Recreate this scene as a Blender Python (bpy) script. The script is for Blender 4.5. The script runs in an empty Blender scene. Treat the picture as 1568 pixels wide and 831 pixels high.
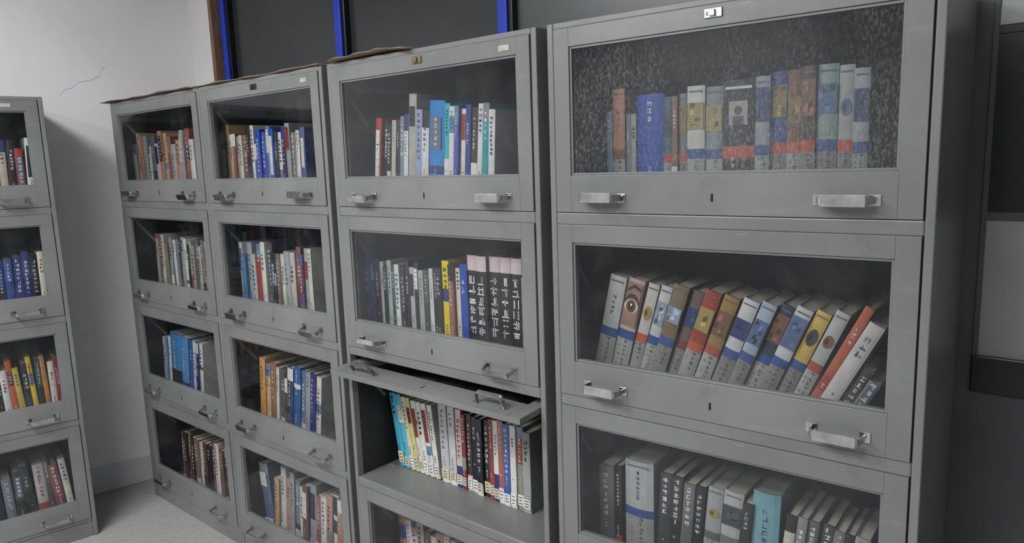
import bpy, bmesh, math, random
from mathutils import Matrix, Vector
R = random.Random(11)

def s2l(c):
    out=[]
    for v in c[:3]:
        v=v/255.0
        out.append(v/12.92 if v<=0.04045 else ((v+0.055)/1.055)**2.4)
    return (out[0],out[1],out[2],1.0)

# ------------------------------------------------------------------ materials
def new_mat(name):
    m=bpy.data.materials.new(name); m.use_nodes=True
    nt=m.node_tree
    return m,nt,nt.nodes['Principled BSDF']

def noisy(name,c1,c2,scale=4,rough=0.5,metal=0.0,bump=0.0,bscale=60,detail=6,spec=0.5,stretch=None,wear=None):
    m,nt,p=new_mat(name)
    tc=nt.nodes.new('ShaderNodeTexCoord')
    mp=nt.nodes.new('ShaderNodeMapping')
    if stretch: mp.inputs['Scale'].default_value=stretch
    nt.links.new(tc.outputs['Object'],mp.inputs['Vector'])
    n=nt.nodes.new('ShaderNodeTexNoise'); n.inputs['Scale'].default_value=scale; n.inputs['Detail'].default_value=detail
    nt.links.new(mp.outputs['Vector'],n.inputs['Vector'])
    r=nt.nodes.new('ShaderNodeValToRGB')
    r.color_ramp.elements[0].position=0.3; r.color_ramp.elements[1].position=0.7
    r.color_ramp.elements[0].color=s2l(c1); r.color_ramp.elements[1].color=s2l(c2)
    nt.links.new(n.outputs['Fac'],r.inputs['Fac'])
    last=r.outputs['Color']
    if wear:
        for (sc,st,lo,hi,col,amt) in wear:
            mp2=nt.nodes.new('ShaderNodeMapping'); mp2.inputs['Scale'].default_value=st
            nt.links.new(tc.outputs['Object'],mp2.inputs['Vector'])
            nn=nt.nodes.new('ShaderNodeTexNoise'); nn.inputs['Scale'].default_value=sc; nn.inputs['Detail'].default_value=10; nn.inputs['Roughness'].default_value=0.7
            nt.links.new(mp2.outputs['Vector'],nn.inputs['Vector'])
            mr=nt.nodes.new('ShaderNodeMapRange'); mr.inputs['From Min'].default_value=lo; mr.inputs['From Max'].default_value=hi
            mr.inputs['To Min'].default_value=0; mr.inputs['To Max'].default_value=amt
            nt.links.new(nn.outputs['Fac'],mr.inputs['Value'])
            mx=nt.nodes.new('ShaderNodeMix'); mx.data_type='RGBA'
            nt.links.new(mr.outputs[0],mx.inputs[0]); nt.links.new(last,mx.inputs[6]); mx.inputs[7].default_value=s2l(col)
            last=mx.outputs[2]
    nt.links.new(last,p.inputs['Base Color'])
    p.inputs['Roughness'].default_value=rough
    p.inputs['Metallic'].default_value=metal
    p.inputs['Specular IOR Level'].default_value=spec
    if bump>0:
        n2=nt.nodes.new('ShaderNodeTexNoise'); n2.inputs['Scale'].default_value=bscale; n2.inputs['Detail'].default_value=4
        nt.links.new(tc.outputs['Object'],n2.inputs['Vector'])
        b=nt.nodes.new('ShaderNodeBump'); b.inputs['Strength'].default_value=bump; b.inputs['Distance'].default_value=0.01
        nt.links.new(n2.outputs['Fac'],b.inputs['Height'])
        nt.links.new(b.outputs['Normal'],p.inputs['Normal'])
    return m

M_paint=noisy('grey_steel_paint',(107,108,107),(124,125,124),scale=3.0,rough=0.33,bump=0.07,bscale=16,spec=0.6,
    wear=[(8,(1,1,1),0.58,0.74,(90,88,84),0.5),(5,(0.6,1,5),0.58,0.72,(136,136,135),0.5),(26,(0.35,1,2.2),0.66,0.73,(180,180,176),0.75)])
M_inner=noisy('shaded_inside_paint',(34,35,36),(44,45,46),scale=3,rough=0.6)  # cabinet grey with the unlit interior's shade put into its colour
M_gap=noisy('door_gap_dark',(20,21,22),(26,26,27),rough=0.8)
M_metal=noisy('nickel_handle',(165,165,166),(210,210,210),scale=30,rough=0.2,metal=1.0)
M_brass=noisy('brass_lock',(120,105,75),(150,135,100),scale=30,rough=0.45,metal=0.6)
M_wall=noisy('white_plaster',(218,216,217),(233,232,233),scale=1.6,rough=0.85,bump=0.12,bscale=9,wear=[(5,(1,1,1),0.6,0.75,(200,199,200),0.6)])
M_wallf=noisy('cream_grey_plaster',(150,150,150),(168,168,168),scale=1.6,rough=0.85)
M_wallg=noisy('grey_plaster',(78,80,81),(94,95,96),scale=2,rough=0.8)
M_ceil=noisy('ceiling_white',(215,215,215),(225,225,225),rough=0.9)
M_floor=noisy('terrazzo_floor',(150,150,148),(162,162,160),scale=30,rough=0.42,detail=8)
M_base=noisy('baseboard_paint',(184,187,190),(200,203,206),scale=3,rough=0.5)
M_wood=noisy('brown_wood',(105,78,62),(140,110,90),scale=8,rough=0.6,stretch=(8,8,1))
M_blue=noisy('blue_window_frame',(18,48,160),(26,62,195),scale=5,rough=0.35)
M_darkpane=noisy('dark_night_glass',(46,48,50),(60,62,63),scale=1.2,rough=0.25)  # night outside put into the colour of an opaque pane
M_greenpane=noisy('grey_green_glass',(70,76,76),(84,88,88),scale=1.2,rough=0.3)
M_blackpane=noisy('black_pane',(14,15,17),(22,23,25),rough=0.3)
M_lightpane=noisy('frosted_pane',(136,142,142),(160,165,163),scale=3,rough=0.4)
M_card=noisy('cardboard',(112,96,80),(142,126,108),scale=6,rough=0.8)
M_crack=noisy('plaster_crack',(160,160,162),(176,176,178),rough=0.9)
M_label=noisy('paper_label',(150,149,146),(186,185,182),scale=60,rough=0.6)

def glass_mat(name,lo,hi,dscale,stretch,base=0.055,broad=None,tint=(0.88,0.89,0.895,1)):
    m=bpy.data.materials.new(name); m.use_nodes=True; nt=m.node_tree
    nt.nodes.clear()
    out=nt.nodes.new('ShaderNodeOutputMaterial')
    tr=nt.nodes.new('ShaderNodeBsdfTransparent'); tr.inputs['Color'].default_value=tint  # grey tint puts part of the interior's shade into the glass colour
    gl=nt.nodes.new('ShaderNodeBsdfGlossy'); gl.inputs['Roughness'].default_value=0.05
    gl.inputs['Color'].default_value=(0.88,0.92,0.97,1)
    lw=nt.nodes.new('ShaderNodeLayerWeight'); lw.inputs['Blend'].default_value=0.5
    pw=nt.nodes.new('ShaderNodeMath'); pw.operation='POWER'; pw.inputs[1].default_value=5.0
    nt.links.new(lw.outputs['Facing'],pw.inputs[0])
    mul=nt.nodes.new('ShaderNodeMath'); mul.operation='MULTIPLY_ADD'; mul.inputs[1].default_value=0.88; mul.inputs[2].default_value=base
    nt.links.new(pw.outputs[0],mul.inputs[0])
    mx=nt.nodes.new('ShaderNodeMixShader')
    nt.links.new(mul.outputs[0],mx.inputs[0]); nt.links.new(tr.outputs[0],mx.inputs[1]); nt.links.new(gl.outputs[0],mx.inputs[2])
    df=nt.nodes.new('ShaderNodeBsdfDiffuse'); df.inputs['Color'].default_value=(0.40,0.41,0.415,1)
    tc=nt.nodes.new('ShaderNodeTexCoord'); mp=nt.nodes.new('ShaderNodeMapping'); mp.inputs['Scale'].default_value=stretch
    nt.links.new(tc.outputs['Object'],mp.inputs['Vector'])
    n=nt.nodes.new('ShaderNodeTexNoise'); n.inputs['Scale'].default_value=dscale; n.inputs['Detail'].default_value=8
    n.inputs['Roughness'].default_value=0.7
    nt.links.new(mp.outputs['Vector'],n.inputs['Vector'])
    mr=nt.nodes.new('ShaderNodeMapRange'); mr.inputs['From Min'].default_value=0.47; mr.inputs['From Max'].default_value=0.68
    mr.inputs['To Min'].default_value=lo; mr.inputs['To Max'].default_value=hi
    nt.links.new(n.outputs['Fac'],mr.inputs['Value'])
    fac=mr.outputs[0]
    if broad:
        nb=nt.nodes.new('ShaderNodeTexNoise'); nb.inputs['Scale'].default_value=broad; nb.inputs['Detail'].default_value=3
        nt.links.new(tc.outputs['Object'],nb.inputs['Vector'])
        m2=nt.nodes.new('ShaderNodeMapRange'); m2.inputs['From Min'].default_value=0.35; m2.inputs['From Max'].default_value=0.62
        m2.inputs['To Min'].default_value=0.3; m2.inputs['To Max'].default_value=1.1
        nt.links.new(nb.outputs['Fac'],m2.inputs['Value'])
        mm=nt.nodes.new('ShaderNodeMath'); mm.operation='MULTIPLY'
        nt.links.new(fac,mm.inputs[0]); nt.links.new(m2.outputs[0],mm.inputs[1]); fac=mm.outputs[0]
    mx2=nt.nodes.new('ShaderNodeMixShader')
    nt.links.new(fac,mx2.inputs[0]); nt.links.new(mx.outputs[0],mx2.inputs[1]); nt.links.new(df.outputs[0],mx2.inputs[2])
    nt.links.new(mx2.outputs[0],out.inputs['Surface'])
    return m
M_glass=glass_mat('door_glass',0.005,0.06,5,(1,1,1),broad=3)
M_glass_dust_refl=glass_mat('dust_and_reflection_glass',0.04,0.34,170,(1.4,1,0.6),base=0.075,broad=4,tint=(0.85,0.87,0.88,1))  # speckle is dust plus hazy reflections painted into the pane

M_book,nt,p=new_mat('book_covers')
at=nt.nodes.new('ShaderNodeAttribute'); at.attribute_name='Col'
tc=nt.nodes.new('ShaderNodeTexCoord'); n=nt.nodes.new('ShaderNodeTexNoise'); n.inputs['Scale'].default_value=35; n.inputs['Detail'].default_value=5
nt.links.new(tc.outputs['Object'],n.inputs['Vector'])
mr=nt.nodes.new('ShaderNodeMapRange'); mr.inputs['To Min'].default_value=0.76; mr.inputs['To Max'].default_value=1.25
nt.links.new(n.outputs['Fac'],mr.inputs['Value'])
vm=nt.nodes.new('ShaderNodeVectorMath'); vm.operation='SCALE'
nt.links.new(at.outputs['Color'],vm.inputs[0]); nt.links.new(mr.outputs[0],vm.inputs['Scale'])
nt.links.new(vm.outputs[0],p.inputs['Base Color']); p.inputs['Roughness'].default_value=0.33

# ------------------------------------------------------------------ helpers
def link(o,parent=None):
    bpy.context.scene.collection.objects.link(o)
    if parent is not None: o.parent=parent
    return o
def box_bm(bm,x0,x1,y0,y1,z0,z1,mi=0,M=None):
    vs=[Vector(c) for c in [(x0,y0,z0),(x1,y0,z0),(x1,y1,z0),(x0,y1,z0),(x0,y0,z1),(x1,y0,z1),(x1,y1,z1),(x0,y1,z1)]]
    if M is not None: vs=[M@v for v in vs]
    v=[bm.verts.new(c) for c in vs]
    for idx in [(0,3,2,1),(4,5,6,7),(0,1,5,4),(1,2,6,5),(2,3,7,6),(3,0,4,7)]:
        f=bm.faces.new([v[i] for i in idx]); f.material_index=mi
def finish(bm,name,mats,parent=None,bevel=0,segs=2,smooth=False,matrix=None):
    me=bpy.data.meshes.new(name); bm.to_mesh(me); bm.free()
    for m in mats: me.materials.append(m)
    o=bpy.data.objects.new(name,me); link(o,parent)
    if matrix is not None: o.matrix_local=matrix
    if smooth:
        for p_ in me.polygons: p_.use_smooth=True
    if bevel>0:
        b=o.modifiers.new('bevel','BEVEL'); b.width=bevel; b.segments=segs; b.limit_method='ANGLE'
    return o
def simple_box(name,x0,x1,y0,y1,z0,z1,mat,parent=None,bevel=0,matrix=None):
    bm=bmesh.new(); box_bm(bm,x0,x1,y0,y1,z0,z1)
    return finish(bm,name,[mat],parent,bevel,matrix=matrix)

# ------------------------------------------------------------------ bookcase
SH=0.482; BASE=0.073; HT=BASE+4*SH; DEP=0.46; T=0.018

def handle_bm(bm,cx,cz,tilt,kind=0,mi=0):
    hw=0.052
    Mt=Matrix.Translation((cx,0,cz))@Matrix.Rotation(tilt,4,'X')
    for s in (-1,1):
        box_bm(bm,cx+s*hw-0.011,cx+s*hw+0.011,-0.0025,0.0,cz-0.011,cz+0.011,mi)
        ring=[]
        for k in range(8):
            a=k*math.pi/4; ring.append(bm.verts.new((cx+s*hw+0.004*math.cos(a),-0.0045,cz+0.004*math.sin(a))))
        f=bm.faces.new(ring); f.material_index=mi
        n=6; prev=None
        for k in range(n+1):
            t=k/n
            xx=s*(hw-0.012*(1-math.cos(t*math.pi/2))); yy=-0.036*math.sin(t*math.pi/2)
            hwz=0.006+0.002*t
            cur=[bm.verts.new(Mt@Vector((xx+dx*s,yy,dz))) for dx,dz in ((-0.002,-hwz),(0.002,-hwz),(0.002,hwz),(-0.002,hwz))]
            if prev:
                for q in range(4):
                    f=bm.faces.new([prev[q],prev[(q+1)%4],cur[(q+1)%4],cur[q]]); f.material_index=mi
            prev=cur
    ww=0.008 if kind==0 else 0.012
    box_bm(bm,-hw+0.010,hw-0.010,-0.038,-0.034,-ww,ww,mi,Mt)

def door(parent,W,name,matrix,seed,dust_refl=False,lock=False):
    rr=random.Random(seed)
    x0,x1=0.0,W-2*T-0.006
    h=SH-0.032
    SL,TR,BR=0.044,0.045,0.092
    bm=bmesh.new()
    th=0.018
    box_bm(bm,x0,SL,0,th,0,h); box_bm(bm,x1-SL,x1,0,th,0,h)
    box_bm(bm,SL,x1-SL,0,th,0,BR); box_bm(bm,SL,x1-SL,0,th,h-TR,h)
    g=0.006
    box_bm(bm,SL,SL+g,0.004,th+0.002,BR,h-TR); box_bm(bm,x1-SL-g,x1-SL,0.004,th+0.002,BR,h-TR)
    box_bm(bm,SL+g,x1-SL-g,0.004,th+0.002,BR,BR+g); box_bm(bm,SL+g,x1-SL-g,0.004,th+0.002,h-TR-g,h-TR)
    mid=(x0+x1)/2
    box_bm(bm,mid-0.003,mid+0.003,-0.0008,0.001,0.030,0.048,1)
    d=finish(bm,name,[M_paint,M_gap],parent,0.0022,2,matrix=matrix)
    bm=bmesh.new()
    f=bm.faces.new([bm.verts.new(c) for c in [(SL+.002,.010,BR+.001),(x1-SL-.002,.010,BR+.001),(x1-SL-.002,.010,h-TR-.001),(SL+.002,.010,h-TR-.001)]])
    finish(bm,name+'_glass',[M_glass_dust_refl if dust_refl else M_glass],d)
    bm=bmesh.new()
    k=1 if (dust_refl or rr.random()<0.35) else 0
    handle_bm(bm,0.135,0.036,rr.uniform(-0.1,0.55),k)
    handle_bm(bm,x1-0.135,0.036,rr.uniform(-0.1,0.55),k)
    finish(bm,name+'_handles',[M_metal],d,0.0012,2)
    if lock:
        bm=bmesh.new()
        box_bm(bm,mid-0.020,mid+0.020,-0.004,0.0,h-0.028,h-0.008,0)
        box_bm(bm,mid-0.008,mid+0.006,-0.010,-0.003,h-0.025,h-0.011,0)
        box_bm(bm,mid-0.016,mid-0.012,-0.007,-0.003,h-0.022,h-0.014,0)
        finish(bm,name+'_latch',[lock],d,0.001,1)
    return d

def bookcase(matrix,W,seed,open_row=None,dust_refl_row=None,lock=None,labels=()):
    e=bpy.data.objects.new('glass_door_bookcase',None); link(e); e.matrix_world=matrix
    e.empty_display_size=0.2
    bm=bmesh.new()
    box_bm(bm,0,T,0,DEP,0,HT); box_bm(bm,W-T,W,0,DEP,0,HT)
    box_bm(bm,T,W-T,0.0,DEP,HT-0.016,HT)
    box_bm(bm,T,W-T,0.004,DEP,0,BASE)
    finish(bm,'carcass',[M_paint],e,0.003,3)
    bm=bmesh.new()
    for r in range(1,5):
        zb=HT-r*SH
        box_bm(bm,T,W-T,0.0,0.022,max(zb-0.016,BASE if r==4 else 0),zb+0.016)
    finish(bm,'front_rails',[M_paint],e,0.004,3)
    bm=bmesh.new()
    for r in range(1,5):
        if r==open_row: continue
        zb=HT-r*SH+0.016; zt=HT-(r-1)*SH-0.016
        box_bm(bm,T,T+0.004,0.004,0.016,zb,zt); box_bm(bm,W-T-0.004,W-T,0.004,0.016,zb,zt)
        box_bm(bm,T,W-T,0.006,0.016,zt-0.002,zt)
    finish(bm,'door_gap_shade',[M_gap],e)  # dark strips added for the shade in the gaps round each door
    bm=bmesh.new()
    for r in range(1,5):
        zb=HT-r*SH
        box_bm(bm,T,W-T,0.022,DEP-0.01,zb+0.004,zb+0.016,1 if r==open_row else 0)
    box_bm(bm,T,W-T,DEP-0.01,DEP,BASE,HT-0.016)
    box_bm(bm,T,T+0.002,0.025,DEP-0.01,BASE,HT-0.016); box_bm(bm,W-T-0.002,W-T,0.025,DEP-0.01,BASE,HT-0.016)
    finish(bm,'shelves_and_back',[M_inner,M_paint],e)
    bm=bmesh.new()
    for r in range(1,5):
        zt=HT-(r-1)*SH-0.03
        for xx in (T+0.006,W-T-0.010):
            box_bm(bm,xx,xx+0.004,0.03,DEP-0.05,zt-0.055,zt-0.04)
            Mx=Matrix.Translation((xx,0.05,zt-0.06))@Matrix.Rotation(-0.9,4,'X')
            box_bm(bm,0,0.004,0,0.14,-0.006,0.006,0,Mx)
    finish(bm,'door_guides',[M_paint],e)
    if labels:
        bm=bmesh.new()
        for (lx,lz,lw,lh) in labels:
            box_bm(bm,lx,lx+lw,-0.0042,-0.003,lz,lz+lh,0)
        finish(bm,'paper_labels',[M_label],e)
    for r in range(1,5):
        zb=HT-r*SH+0.016
        if r==open_row:
            z=zb+SH-0.032-0.026
            mt=Matrix.Translation((T+0.003,-0.088,z-0.006))@Matrix.Rotation(math.radians(-86),4,'X')
        else:
            mt=Matrix.Translation((T+0.003,-0.003,zb+0.0005))
        door(e,W,'door_%d'%r,mt,seed*10+r,dust_refl=(r==dust_refl_row),lock=(lock if r==1 else None))
    return e

# ------------------------------------------------------------------ books
def lum(c): return 0.3*c[0]+0.6*c[1]+0.1*c[2]
def add_quad(bm,cl,pts,col,M):
    vs=[bm.verts.new(M@Vector(p_)) for p_ in pts]
    f=bm.faces.new(vs)
    lc=s2l(col)
    for l in f.loops: l[cl]=lc
def cbox(bm,cl,x0,x1,y0,y1,z0,z1,col,M):
    P=[(x0,y0,z0),(x1,y0,z0),(x1,y1,z0),(x0,y1,z0),(x0,y0,z1),(x1,y0,z1),(x1,y1,z1),(x0,y1,z1)]
    for idx in [(0,3,2,1),(4,5,6,7),(0,1,5,4),(1,2,6,5),(2,3,7,6),(3,0,4,7)]:
        add_quad(bm,cl,[P[i] for i in idx],col,M)
def glyph(bm,cl,cx,cz,s,col,M,y=-0.0006,rr=R,th=0.12):
    for k in range(rr.randint(3,5)):
        if rr.random()<0.5:
            w=s*rr.uniform(0.6,1.0); t=s*th; x=cx; z=cz+s*rr.uniform(-0.42,0.42)
        else:
            w=s*th; t=s*rr.uniform(0.6,0.95); x=cx+s*rr.uniform(-0.35,0.35); z=cz
        add_quad(bm,cl,[(x-w/2,y,z-t/2),(x+w/2,y,z-t/2),(x+w/2,y,z+t/2),(x-w/2,y,z+t/2)],col,M)
def rect(bm,cl,xa,xb,za,zb,y,c,M):
    add_quad(bm,cl,[(xa,y,za),(xb,y,za),(xb,y,zb),(xa,y,zb)],c,M)
BLU=(46,74,128); REDB=(175,76,50)
def book(bm,cl,M,w,h,d,col,style,rr,band=None,plabel=0.6,bz=0.5):
    t=0.0022
    dark=tuple(max(0,int(v*0.85)) for v in col)
    page=(190,185,172)
    cbox(bm,cl,0,t,0.002,d,0,h,dark,M); cbox(bm,cl,w-t,w,0.002,d,0,h,dark,M)
    cbox(bm,cl,t,w-t,0.003,d-0.004,0.002,h-0.004,page,M)
    fg=(225,225,220) if lum(col)<130 else rr.choice([(40,40,45),(40,40,45),(120,30,30),(30,50,110),(80,80,85)])
    bands=[(0,1.0,col)]
    if style=='plain':
        q=rr.random()
        alt=rr.choice([(210,210,206),(45,55,110),(150,60,45),(190,185,170),(35,36,40),(90,120,150),(120,120,122)])
        if q<0.3:
            a=rr.uniform(0.1,0.75); b=a+rr.uniform(.05,.2); bands=[(0,a,col),(a,b,alt),(b,1,col)]
        elif q<0.45:
            a=rr.uniform(0.15,0.5); bands=[(0,a,alt),(a,1,col)]
        elif q<0.55:
            bands=[(0,.82,col),(.82,1,alt)]
    elif style=='series':
        band=band or rr.choice([BLU,BLU,(150,75,58),(140,60,50)])
        low=rr.choice([(142,143,140),(154,154,150),(124,123,119)])
        bands=[(0,bz-.04,low),(bz-.04,bz+.04,band),(bz+.04,1,col)]
    elif style=='case':
        bands=[(0,bz-.05,(30,30,34)),(bz-.05,bz+.04,REDB),(bz+.04,1,(30,30,34))]
    elif style=='slab':
        bands=[(0,0.12,(205,205,202)),(0.12,0.86,(28,28,30)),(0.86,1.0,(196,176,178))]
    elif style=='bw':
        a=rr.uniform(.5,.72)
        bands=[(0,0.14,(205,203,197)),(0.14,a,col),(a,1,tuple(int(v*0.8+30) for v in col))]
    N=5
    def arc(i):
        u=i/N; return (u*w,0.002-0.10*w*math.sin(math.pi*u)**0.7 if 0<i<N else 0.002)
    for a,b,c in bands:
        if b-a<0.001: continue
        for i in range(N):
            (xa,ya),(xb,yb)=arc(i),arc(i+1)
            add_quad(bm,cl,[(xa,ya,a*h),(xb,yb,a*h),(xb,yb,b*h),(xa,ya,b*h)],c,M)
    for zc in (0,h):
        for i in range(N):
            (xa,ya),(xb,yb)=arc(i),arc(i+1)
            add_quad(bm,cl,[(xa,ya,zc),(xb,yb,zc),(xb,0.006,zc),(xa,0.006,zc)],col,M)
    yf=0.002-0.10*w-0.0007
    cx=w/2
    if style in('plain','bw'):
        s=min(w*rr.uniform(.38,.6),0.015)
        th=rr.choice([.08,.12,.16])
        z=h*rr.uniform(0.80,0.95); nn=rr.randint(3,9)
        if rr.random()<0.25 and w>0.02:
            rect(bm,cl,w*.15,w*.85,z-s*nn*1.2,z+s*.6,yf+.0002,rr.choice([(200,198,190),(40,44,60),(140,60,45),(90,100,120)]),M)
        for k in range(nn):
            glyph(bm,cl,cx+rr.uniform(-1,1)*0.0005,z,s,fg,M,yf,rr,th); z-=s*1.25
            if z<h*0.4: break
        z=h*rr.uniform(.3,.38); s3=min(w*.3,.007)
        for k in range(rr.randint(0,5)):
            glyph(bm,cl,cx,z,s3,fg,M,yf,rr); z-=s3*1.3
        if rr.random()<plabel:
            c=rr.choice([(205,203,197),(196,188,166),(215,215,215)])
            z0=rr.uniform(0.008,0.016); lh=rr.uniform(.030,.044)
            rect(bm,cl,w*.04,w*.96,z0,z0+lh,yf,c,M)
            for q in range(3):
                zz=z0+0.006+q*lh*.28
                rect(bm,cl,w*.2,w*rr.uniform(.6,.82),zz,zz+.003,yf-.0003,(70,70,78),M)
    elif style=='series':
        pc=rr.choice([(80,98,130),(125,105,66),(60,60,64),(110,80,62),(150,130,75),(135,145,160),(45,58,98)])
        za,zb=h*rr.uniform(.62,.68),h*rr.uniform(.8,.92)
        q=rr.random()
        if q<0.15:
            P=[(cx+w*0.36*math.cos(k*math.pi/5),yf,(za+zb)/2+(zb-za)/3*math.sin(k*math.pi/5)) for k in range(10)]
            add_quad(bm,cl,P,pc,M)
            P=[(cx-w*.1+w*0.14*math.cos(k*math.pi/4),yf-.0003,(za+zb)/2+(zb-za)/6*math.sin(k*math.pi/4)) for k in range(8)]
            add_quad(bm,cl,P,tuple(int(v*.6) for v in pc),M)
        elif q<0.75:
            rect(bm,cl,w*.04,w*.96,za,zb,yf,pc,M)
            for k in range(7):
                ax=rr.uniform(.05,.6)*w; az=rr.uniform(za,zb-.012); aw=rr.uniform(.15,.35)*w; ah=rr.uniform(.006,.02)
                f_=rr.uniform(.45,1.5)
                add_quad(bm,cl,[(ax,yf-.0002-k*.00003,az),(ax+aw,yf-.0002-k*.00003,az+ah*.2),(ax+aw*.9,yf-.0002-k*.00003,min(zb,az+ah)),(ax+aw*.1,yf-.0002-k*.00003,min(zb,az+ah*.9))],tuple(min(235,int(v*f_)) for v in pc),M)
        else:
            z=zb; s2=min(w*.4,.012)
            while z>za:
                glyph(bm,cl,cx,z,s2,tuple(int(v*.6) for v in pc),M,yf,rr,.12); z-=s2*1.2
        z=h*(bz-.06)
        s2=min(w*0.34,0.011)
        for k in range(rr.randint(4,7)):
            glyph(bm,cl,w*0.6,z,s2,(80,82,84),M,yf,rr,.1)
            if rr.random()<.6: glyph(bm,cl,w*0.26,z,s2*.6,(100,100,104),M,yf,rr,.1)
            z-=s2*1.2
        rect(bm,cl,w*.15,w*.85,h*.05,h*.13,yf,(105,106,108),M)
        rect(bm,cl,w*.12,w*.88,h*.95,h*.962,yf,(90,90,95),M)
    elif style=='case':
        rect(bm,cl,w*.22,w*.78,h*.66,h*.84,yf,(150,145,138),M)
        P=[(cx+w*0.12*math.cos(k*math.pi/5),yf-.0003,h*.77+h*.035*math.sin(k*math.pi/5)) for k in range(10)]
        add_quad(bm,cl,P,(70,62,58),M)
        rect(bm,cl,w*.34,w*.66,h*.66,h*.73,yf-.0003,(60,58,62),M)
        rect(bm,cl,w*.1,w*.9,h*.93,h*.95,yf,(190,190,188),M)
        z=h*.4
        for k in range(7):
            glyph(bm,cl,cx-w*.15,z,w*.14,(200,200,198),M,yf,rr); glyph(bm,cl,cx+w*.15,z,w*.12,(150,150,150),M,yf,rr); z-=w*.2
            if z<h*.1: break
    elif style=='slab':
        z=h*0.78; s2=w*0.7
        for k in range(6):
            glyph(bm,cl,cx,z,s2,(215,215,215),M,yf,rr); z-=s2*1.1
            if z<h*0.2: break
        rect(bm,cl,w*.1,w*.9,h*.02,h*.15,yf,(215,213,207),M)
        glyph(bm,cl,cx,h*.08,w*.4,(50,50,50),M,yf-.0003,rr)

def eye_decal(bm,cl,M,w,h,yf):
    cx=w/2; cz=h*0.76
    def ell(rx,rz,col,dy,dz=0):
        add_quad(bm,cl,[(cx+rx*math.cos(k*math.pi/8),yf-dy,cz+dz+rz*math.sin(k*math.pi/8)) for k in range(16)],col,M)
    rect(bm,cl,0.002,w-.002,h*.58,h*.97,yf-.0005,(140,112,98),M)
    ell(w*.47,0.030,(60,44,40),.0008,.004); ell(w*.47,0.026,(150,118,102),.0009,-.004); ell(w*.43,0.018,(190,180,170),.001); ell(w*.30,0.017,(90,60,45),.0012); ell(w*.14,0.009,(15,12,12),.0014); ell(w*.05,0.004,(240,240,240),.0016,.004)
    add_quad(bm,cl,[(w*.08,yf-.0008,h*.88),(w*.5,yf-.0008,h*.925),(w*.92,yf-.0008,h*.90),(w*.92,yf-.0008,h*.93),(w*.5,yf-.0008,h*.955),(w*.08,yf-.0008,h*.905)],(70,50,44),M)

def row(matrix,W,r,specs,x0=0.03,yoff=0.13,seed=1,xmax=None,plabel=0.6,bz=0.5,dh=0.0):
    """spec: (w,h,colour,style,lean[,gap[,band]])"""
    rr=random.Random(seed)
    bm=bmesh.new(); cl=bm.loops.layers.float_color.new('Col')
    zf=HT-r*SH+0.0168
    x=x0; prev_l=0
    xm=(xmax if xmax else W-T-0.004)
    for sp in specs:
        w,h,col,style,lean=sp[:5]; h+=dh
        if len(sp)>5: x+=sp[5]
        band=sp[6] if len(sp)>6 else None
        a=math.radians(lean)
        if a<prev_l: x+=0.5*h*(math.tan(prev_l)-math.tan(a))*0.9
        foot=w/math.cos(a)
        if x+foot+(h*math.sin(a) if a>0 else 0)>xm+0.002: 
            break
        if a>=0:
            M=Matrix.Translation((x+w*math.cos(a),yoff+rr.uniform(-.008,.006),zf))@Matrix.Rotation(a,4,'Y')@Matrix.Translation((-w,0,0))
        else:
            M=Matrix.Translation((x,yoff,zf))@Matrix.Rotation(a,4,'Y')
        d=rr.uniform(0.15,0.19)
        st='series' if style=='eye' else style
        book(bm,cl,M,w,h,d,col,st,rr,band,plabel,bz)
        if style=='eye': eye_decal(bm,cl,M,w,h,0.002-0.10*w-0.0010)
        x+=foot+0.0012; prev_l=a
    me=bpy.data.meshes.new('book_row'); bm.to_mesh(me); bm.free()
    me.materials.append(M_book)
    o=bpy.data.objects.new('book_row',me); link(o); o.matrix_world=matrix
    return o

def auto(cols,wr,hr,style,lean,seed,n=None):
    rr=random.Random(seed); out=[]
    n=n or len(cols)
    for i in range(n):
        c=cols[i%len(cols)]
        c=tuple(max(0,min(255,v+rr.randint(-8,8))) for v in c)
        l=lean if not isinstance(lean,tuple) else rr.uniform(*lean)
        st=style
        if style=='plain' and rr.random()<.3: st='bw'
        out.append((rr.uniform(*wr),rr.uniform(*hr),c,st,l))
    return out

# ------------------------------------------------------------------ place cabinets
FY=1.5
MA=Matrix.Translation((-1.125,FY,0))@Matrix.Rotation(math.radians(2.4),4,'Z'); WA=0.868
MB=Matrix.Translation((-2.032,FY,0)); WB=0.873
MC=Matrix.Translation((-2.890,FY,0)); WC=0.828
MD=Matrix.Translation((-3.755,FY,0)); WD=0.862
ang=math.atan2(0.981,0.196)
ux,uy=math.cos(ang),math.sin(ang)
ME=Matrix.Translation((-3.555-0.871*ux,1.15-0.871*uy,0))@Matrix.Rotation(ang,4,'Z'); WE=0.871
zt=HT-0.045
bookcase(MA,WA,3,dust_refl_row=1,lock=M_metal)
bookcase(MB,WB,5,open_row=3,lock=M_brass,labels=[(.75,zt-.002,.036,.015)])
bookcase(MC,WC,7,lock=M_inner,labels=[(.71,zt,.035,.014)])
bookcase(MD,WD,9)
bookcase(ME,WE,12,lock=M_metal,labels=[(.72,zt,.035,.015)])

W_=(200,200,196); G=(146,148,148); K=(28,29,33); LG=(172,174,174)
NB=(35,50,110); BL=(38,80,172); RD=(158,50,42); TAN=(160,134,103); BR=(110,76,55); OR=(190,112,50); YE=(210,184,40)
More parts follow.
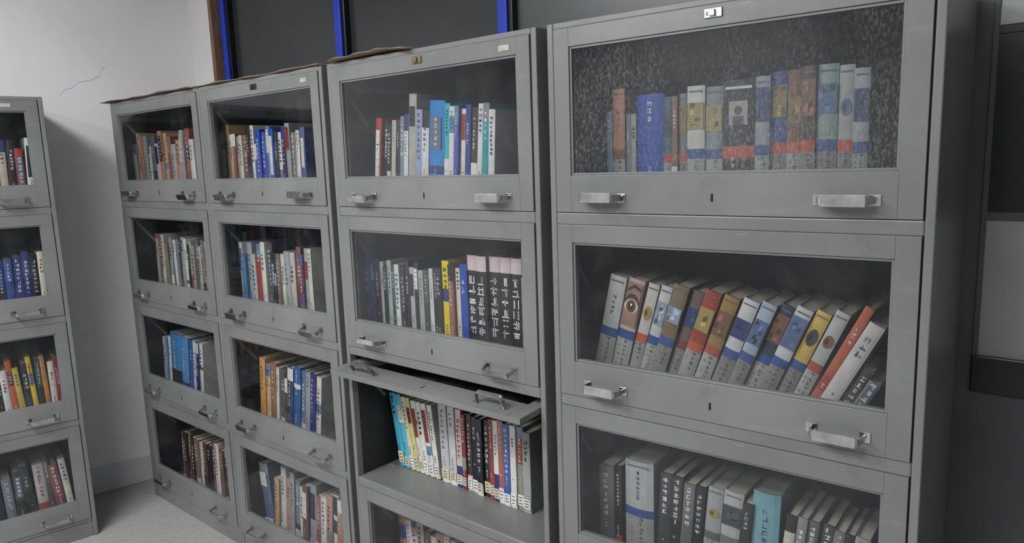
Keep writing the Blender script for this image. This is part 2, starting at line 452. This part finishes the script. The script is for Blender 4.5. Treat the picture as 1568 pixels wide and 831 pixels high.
# A
row(MA,WA,1,[(.016,.25,(110,125,148),'plain',0),(.034,.305,(175,122,92),'series',0,0,(120,80,60)),(.012,.24,(120,122,122),'plain',0,.004),(.014,.24,G,'plain',0),
 (.074,.285,(42,76,155),'plain',0),(.022,.275,(70,86,98),'series',0,0,REDB),(.014,.275,(130,96,78),'plain',0),(.020,.28,(110,116,118),'series',0,0,REDB),(.044,.295,(190,190,180),'series',0,0,BLU),(.042,.29,(120,126,132),'series',0,0,BLU),
 (.078,.30,K,'case',0),(.032,.302,(136,142,148),'series',0,0,BLU),(.034,.31,(44,66,124),'series',0,0,REDB),(.030,.31,(112,74,56),'series',0,0,REDB),(.030,.315,(70,52,46),'series',0,0,REDB),
 (.042,.315,(128,144,138),'series',0,0,BLU),(.030,.31,(150,152,150),'series',0,0,REDB),(.03,.3,G,'series',0)],x0=.10,yoff=.12,seed=25,plabel=.1,bz=.46)
A2=[(.048,.310,(176,178,174),'series',12,0,BLU),(.046,.306,(176,160,150),'eye',13,0,BLU),(.030,.30,(180,174,172),'series',14.5,0,REDB),(.030,.298,(176,178,178),'series',15.5,0,BLU),
 (.040,.305,(112,98,74),'series',16.5,0,BLU),(.028,.295,(96,84,76),'series',17.5,0,(110,50,44)),(.040,.30,(140,56,46),'series',18.5,0,REDB),(.038,.292,(138,108,62),'series',19.5),(.038,.288,(180,181,181),'series',20.5,0,BLU),
 (.034,.288,(150,158,172),'series',21.5,0,BLU),(.032,.285,(48,54,70),'series',22,0,BLU),(.036,.285,(176,178,182),'series',22.5,0,BLU),(.032,.28,(186,160,80),'series',23,0,BLU),
 (.030,.285,(160,162,160),'series',23.5),(.020,.31,(165,88,58),'plain',26),(.034,.27,(185,179,175),'bw',27),(.022,.16,(60,58,56),'plain',28),(.024,.13,(120,118,114),'plain',28)]
row(MA,WA,2,A2,x0=.052,yoff=.10,seed=26,xmax=.99)
row(MA,WA,3,[(.046,.255,(92,94,95),'bw',0),(.022,.26,K,'plain',0),(.084,.29,(160,164,164),'series',0,.012,BLU),(.034,.27,(60,63,63),'plain',3),(.030,.27,K,'bw',3),(.030,.26,(94,96,96),'bw',4),(.026,.26,K,'plain',4),
 (.04,.265,(150,152,152),'series',5,0,(90,90,92)),(.05,.265,(165,166,164),'series',5,0,(110,112,112)),(.026,.25,(44,44,46),'plain',5),(.066,.285,(112,155,165),'plain',2),(.024,.25,K,'plain',6),(.022,.25,(120,122,124),'bw',6),(.024,.245,(86,86,86),'plain',6),(.024,.245,K,'bw',8),(.022,.24,(110,110,112),'plain',8),(.02,.24,K,'plain',8),(.03,.24,G,'plain',8)],x0=.07,yoff=.11,seed=28,plabel=.3)
row(MA,WA,4,auto([G,W_,K,NB,G,BR,W_],(.025,.04),(.22,.26),'plain',3,24,20),x0=.05,seed=24)
# B
row(MB,WB,1,[(.028,.285,RD,'plain',7),(.022,.27,K,'bw',7),(.018,.265,K,'plain',6.5),(.020,.275,(176,170,154),'plain',6),(.018,.275,K,'bw',6),(.022,.285,(120,125,130),'plain',5.5),(.020,.29,W_,'plain',5),
 (.034,.35,(158,158,150),'plain',5),(.028,.30,(140,150,180),'bw',5),(.030,.295,W_,'plain',5),(.066,.32,(28,120,185),'plain',5),(.02,.31,(45,165,175),'plain',5),(.022,.30,W_,'plain',5),(.018,.30,(70,80,160),'plain',5),(.022,.29,W_,'bw',5),
 (.02,.30,(45,55,130),'plain',5),(.025,.29,(60,45,40),'plain',5),(.02,.30,W_,'plain',5),(.024,.30,(25,140,150),'plain',5),(.024,.28,W_,'plain',4)],x0=.10,yoff=.09,seed=31,xmax=.87)
row(MB,WB,2,[(.030,.31,(32,55,125),'plain',0),(.016,.30,(50,60,100),'plain',0)]+auto([K,(160,165,168),K,(150,155,160),(60,62,66),W_,K],(.018,.024),(.27,.30),'bw',0,32,15)+
 [(.030,.31,(205,182,30),'plain',0),(.022,.30,(140,92,70),'plain',0),(.024,.29,(190,185,170),'plain',0),(.030,.305,(35,70,160),'plain',0)]+[(.041,.335,K,'slab',0)]*5+[(.04,.28,G,'plain',0)],x0=.02,yoff=.09,seed=32,plabel=1)
row(MB,WB,3,[(.030,.275,(66,155,182),'plain',-9,.035),(.026,.275,(80,165,187),'plain',-9),(.022,.27,(200,195,164),'plain',-9),(.022,.27,(188,188,128),'plain',-9),(.022,.265,(200,198,188),'plain',-8),(.026,.265,(198,198,193),'plain',-8),
 (.026,.265,(202,202,197),'plain',-8),(.024,.265,(196,196,190),'plain',-7),(.038,.28,LG,'bw',-2,.01),(.032,.28,(180,180,180),'bw',-1),(.026,.277,(190,170,166),'plain',0),(.018,.265,(115,50,45),'plain',0),
 (.022,.27,(60,48,46),'plain',0),(.026,.265,K,'bw',0),(.026,.265,K,'bw',0),(.026,.265,(46,40,44),'plain',0),(.02,.275,(125,60,48),'plain',0),(.02,.275,W_,'plain',0),(.022,.28,(150,92,78),'bw',0),(.026,.275,(60,86,150),'bw',0),(.024,.275,W_,'plain',0),(.026,.275,(130,126,120),'plain',0),(.03,.265,G,'plain',0)],x0=.02,yoff=.15,seed=33,plabel=1)
row(MB,WB,4,auto([(160,128,105),W_,(170,134,116),G,BR,W_,TAN],(.026,.04),(.26,.31),'plain',-3,34,20),x0=.07,seed=34)
# C
row(MC,WC,1,auto([TAN,(170,162,148),(150,76,66),G,(195,192,185),(136,68,58),K,W_,(60,80,130),BL,(35,60,150),(70,108,172),BL,K,W_,(45,50,60),G,(110,110,115),W_,(60,90,150)],(.020,.030),(.26,.32),'plain',(0,2),41),x0=.03,yoff=.08,seed=41)
row(MC,WC,2,auto([W_,(60,102,158),(140,150,160),(175,166,160),RD,W_,(80,82,84),(40,42,46),(110,100,90),W_,(155,157,155),(185,180,175),(115,68,62),(95,86,132),G,W_],(.024,.038),(.26,.33),'plain',(0,1.5),42),x0=.05,yoff=.08,seed=42)
row(MC,WC,3,[(.042,.31,(188,138,78),'plain',6),(.03,.285,(198,166,134),'plain',6),(.04,.30,(138,102,70),'plain',7),(.02,.285,W_,'plain',7),(.026,.28,(95,80,70),'plain',7),(.03,.285,(60,62,66),'plain',7),(.04,.30,(45,60,90),'plain',8),(.045,.31,(48,90,148),'plain',8),(.03,.30,(90,110,140),'plain',8),(.03,.30,G,'plain',8),(.035,.30,NB,'plain',8),(.03,.29,W_,'plain',8)],x0=.12,yoff=.08,seed=43)
row(MC,WC,4,[(.07,.30,(85,94,118),'plain',-6,.05)]+auto([(174,142,116),W_,(162,126,100),G,(120,122,126),W_,(100,80,75),G,(138,84,75),W_],(.03,.045),(.26,.32),'plain',6,44,14),x0=.02,yoff=.08,seed=44)
# D
row(MD,WD,1,auto([(116,118,116),(150,127,102),(144,104,77),(120,122,122),(170,158,138),(90,92,96),(165,165,161),(158,108,78),(170,138,112),(130,86,66),(160,158,154),TAN,G,(150,80,60),W_],(.028,.045),(.25,.32),'plain',(-2,2),51),x0=.02,yoff=.07,seed=51,plabel=.3)
row(MD,WD,2,auto([G,(150,148,142),(90,92,94),(165,165,161),(126,110,102),G,(60,62,64),W_,(60,62,90),G,W_,K],(.022,.034),(.27,.32),'plain',(0,3),52,20),x0=.14,yoff=.07,seed=52)
row(MD,WD,3,[(.03,.28,(170,172,172),'plain',5),(.024,.28,(100,136,168),'plain',5),(.022,.29,W_,'plain',6),(.12,.31,(66,120,168),'plain',6),(.07,.31,(84,134,180),'plain',7),(.03,.30,(50,90,150),'plain',7),(.03,.30,W_,'plain',7),(.03,.30,NB,'plain',7),(.03,.30,W_,'plain',7)],x0=.10,yoff=.07,seed=53)
row(MD,WD,4,auto([(118,82,64),(60,50,48),(88,64,54),K,(138,102,80),W_,(98,50,45),K,BR,W_],(.028,.045),(.26,.31),'plain',(2,5),54,16),x0=.19,yoff=.07,seed=54)
# E
row(ME,WE,1,auto([(70,136,146),W_,(190,104,58),K,(185,175,156),K,RD,W_,(180,60,60),(195,162,158)],(.022,.034),(.25,.30),'plain',(0,3),61,40),x0=.28,yoff=.08,seed=61)
row(ME,WE,2,auto([NB,(40,60,140),NB,(30,40,90),K,W_,K,(160,160,160),K,W_],(.022,.032),(.25,.31),'plain',(0,2),62,40),x0=.05,yoff=.08,seed=62)
row(ME,WE,3,auto([K,YE,K,OR,W_,(130,45,40),W_,(184,128,68),K,W_,(175,84,50),(190,162,58)],(.018,.028),(.25,.31),'plain',(-4,0),63,44),x0=.05,yoff=.08,seed=63,plabel=.9)
row(ME,WE,4,auto([(50,65,60),K,(172,172,167),(70,72,74),(122,76,60),W_,K,(112,122,122)],(.022,.04),(.25,.30),'plain',(-6,0),64,40),x0=.05,yoff=.08,seed=64,plabel=.9)

# ------------------------------------------------------------------ cardboard on top
def sheet(name,x0,x1,y0,y1,z,mat,amp,seed,th=0.004,lift=None):
    rr=random.Random(seed); bm=bmesh.new(); nx,ny=24,6; g=[]
    ph=rr.uniform(0,6)
    for i in range(nx+1):
        for j in range(ny+1):
            u=i/nx; v=j/ny
            zz=z+amp*(0.5+0.5*math.sin(u*9+ph))*(1-v)
            if lift: zz+=lift*max(0,math.sin(u*math.pi))*(1-v)
            yy=y0+(y1-y0)*v+(0.008*math.sin(u*23+ph) if j==0 else 0)
            g.append(bm.verts.new((x0+(x1-x0)*u,yy,zz)))
    for i in range(nx):
        for j in range(ny):
            a=i*(ny+1)+j; bm.faces.new([g[a],g[a+ny+1],g[a+ny+2],g[a+1]])
    o=finish(bm,name,[mat],smooth=True)
    s=o.modifiers.new('thick','SOLIDIFY'); s.thickness=th; s.offset=1
    return o
sheet('cardboard_sheet',-3.83,-2.93,FY-0.02,FY+0.44,HT+0.001,M_card,0.004,1,th=.003)
sheet('cardboard_sheet',-2.91,-2.07,FY-0.010,FY+0.44,HT+0.001,M_card,0.003,2,th=.003)
sheet('cardboard_sheet',-2.0,-1.62,FY-0.025,FY+0.42,HT+0.001,M_card,0.003,3,th=.003,lift=0.008)

# ------------------------------------------------------------------ room
BY=FY+DEP+0.05
RX=3.0; FRY=-3.2; CH=3.1
wx=lambda y:-3.977+(y-1.575)*0.2
simple_box('floor',-5.6,RX+.1,FRY-.1,BY+.1,-0.1,0,M_floor)
simple_box('ceiling',-5.6,RX+.1,FRY-.1,BY+.1,CH,CH+.1,M_ceil)
e=bpy.data.objects.new('wall_back',None); link(e)
w1a,w1b,zb1,zt1=-3.66,-0.50,1.08,2.62
w2a,w2b=-0.245,1.3
simple_box('wall_below_sill',-4.2,RX+.1,BY,BY+.15,0,zb1,M_wallg,e)
simple_box('wall_above_window',-4.2,RX+.1,BY,BY+.15,zt1,CH,M_wall,e)
simple_box('wall_corner_pier',-4.2,w1a,BY,BY+.15,zb1,zt1,M_wall,e)
simple_box('wall_pier',w1b,w2a,BY,BY+.15,zb1,zt1,M_wallg,e)
simple_box('wall_end_pier',w2b,RX+.1,BY,BY+.15,zb1,zt1,M_wall,e)
L=5.6
ML=Matrix.Translation((wx(BY+.15),BY+.15,0))@Matrix.Rotation(ang,4,'Z')
simple_box('wall_left',-L,0,0,0.12,0,CH,M_wall,matrix=ML)
simple_box('baseboard_left',-L,-0.16,-0.012,0.0,0,0.14,M_base,bevel=0.003,matrix=ML)
simple_box('wall_right',RX,RX+.1,FRY,BY,0,CH,M_wallf)
simple_box('wall_front',-5.6,RX,FRY-.1,FRY,0,CH,M_wallf)
bm=bmesh.new()
pts=[(-0.80,2.05),(-0.77,2.085),(-0.74,2.09),(-0.71,2.12),(-0.66,2.13),(-0.62,2.15),(-0.60,2.19),(-0.585,2.20)]
for i in range(len(pts)-1):
    (xa,za),(xb,zb)=pts[i],pts[i+1]
    t=0.0011
    bm.faces.new([bm.verts.new((xa,-0.0008,za-t)),bm.verts.new((xb,-0.0008,zb-t)),bm.verts.new((xb,-0.0008,zb+t)),bm.verts.new((xa,-0.0008,za+t))])
finish(bm,'plaster_crack',[M_crack],matrix=ML)

e=bpy.data.objects.new('window_1',None); link(e)
simple_box('frame_left_wood',w1a,w1a+0.03,BY-0.02,BY+.10,zb1,zt1,M_wood,e,0.003)
simple_box('frame_bottom',w1a,w1b,BY,BY+.10,zb1,zb1+.05,M_blue,e,0.003)
simple_box('frame_top',w1a,w1b,BY,BY+.10,zt1-.05,zt1,M_blue,e,0.003)
for i,xx in enumerate((-3.58,-2.64,-1.71,-0.80)):
    simple_box('mullion_%d'%i,xx-0.022,xx+0.022,BY+.01,BY+.07,zb1,zt1,M_blue,e,0.003)
    simple_box('mullion_seal_%d'%i,xx+0.022,xx+0.040,BY+.02,BY+.06,zb1,zt1,M_blackpane,e,0.003)
simple_box('pane_a',w1a+.03,-1.71,BY+.05,BY+.06,zb1+.05,zt1-.05,M_darkpane,e)
simple_box('pane_b',-1.71,w1b,BY+.05,BY+.06,zb1+.05,zt1-.05,M_greenpane,e)
e=bpy.data.objects.new('window_2',None); link(e)
simple_box('frame_left',w2a,w2a+0.012,BY-0.005,BY+.1,zb1,zt1,M_wallg,e,0.002)
simple_box('frame_mid',0.5,0.55,BY,BY+.1,zb1,zt1,M_blackpane,e,0.002)
simple_box('pane_top',w2a+.01,w2b,BY+.0,BY+.05,1.93,zt1,M_lightpane,e)
simple_box('pane_dark',w2a+.01,w2b,BY-.002,BY+.05,1.51,1.92,M_blackpane,e)
simple_box('transom_1',w2a+.01,w2b,BY-.004,BY+.06,1.915,1.935,M_blackpane,e,0.002)
simple_box('transom_2',w2a+.01,w2b,BY-.004,BY+.06,1.495,1.515,M_wallg,e,0.002)
simple_box('pane_light',w2a+.01,w2b,BY+.0,BY+.05,1.17,1.50,M_lightpane,e)
simple_box('sill',w2a,w2b,BY-0.01,BY+.1,zb1,1.17,M_blackpane,e,0.003)

# ------------------------------------------------------------------ lamps
M_em,nt,p=new_mat('lamp_diffuser')
p.inputs['Emission Color'].default_value=(1,1,1,1); p.inputs['Emission Strength'].default_value=3
def lamp(x,y,power,rot=0):
    e=bpy.data.objects.new('ceiling_lamp',None); link(e); e.location=(x,y,CH); e.rotation_euler=(0,0,rot)
    simple_box('housing',-0.62,0.62,-0.32,0.32,-0.06,0,M_paint,e,0.004)
    simple_box('diffuser',-0.6,0.6,-0.3,0.3,-0.075,-0.06,M_em,e,0.004)
    ld=bpy.data.lights.new('tube','AREA'); ld.shape='RECTANGLE'; ld.size=1.2; ld.size_y=0.6; ld.energy=power; ld.color=(0.985,0.99,1.0)
    o=bpy.data.objects.new('tube_light',ld); link(o,e); o.location=(0,0,-0.08)
lamp(-2.4,-0.5,70); lamp(-0.9,-0.9,54); lamp(-2.4,-2.2,58); lamp(1.2,-1.8,14)

w=bpy.data.worlds.new('World'); bpy.context.scene.world=w; w.use_nodes=True
w.node_tree.nodes['Background'].inputs[0].default_value=(0.5,0.51,0.52,1); w.node_tree.nodes['Background'].inputs[1].default_value=0.3

# ------------------------------------------------------------------ camera
cd=bpy.data.cameras.new('camera'); cam=bpy.data.objects.new('camera',cd); link(cam)
cd.sensor_width=36; cd.lens=25.416
r=Vector((.767,.6411,-.0245)).normalized(); b=Vector((.6366,-.7555,.1543)); b=(b-r*b.dot(r)).normalized(); u=b.cross(r)
Mc=Matrix(((r.x,u.x,b.x,0),(r.y,u.y,b.y,0),(r.z,u.z,b.z,1.675),(0,0,0,1)))
cam.matrix_world=Mc@Matrix.Rotation(math.radians(-0.5),4,'Z')
bpy.context.scene.camera=cam
bpy.context.scene.view_settings.view_transform='Standard'
bpy.context.scene.view_settings.exposure=0.0
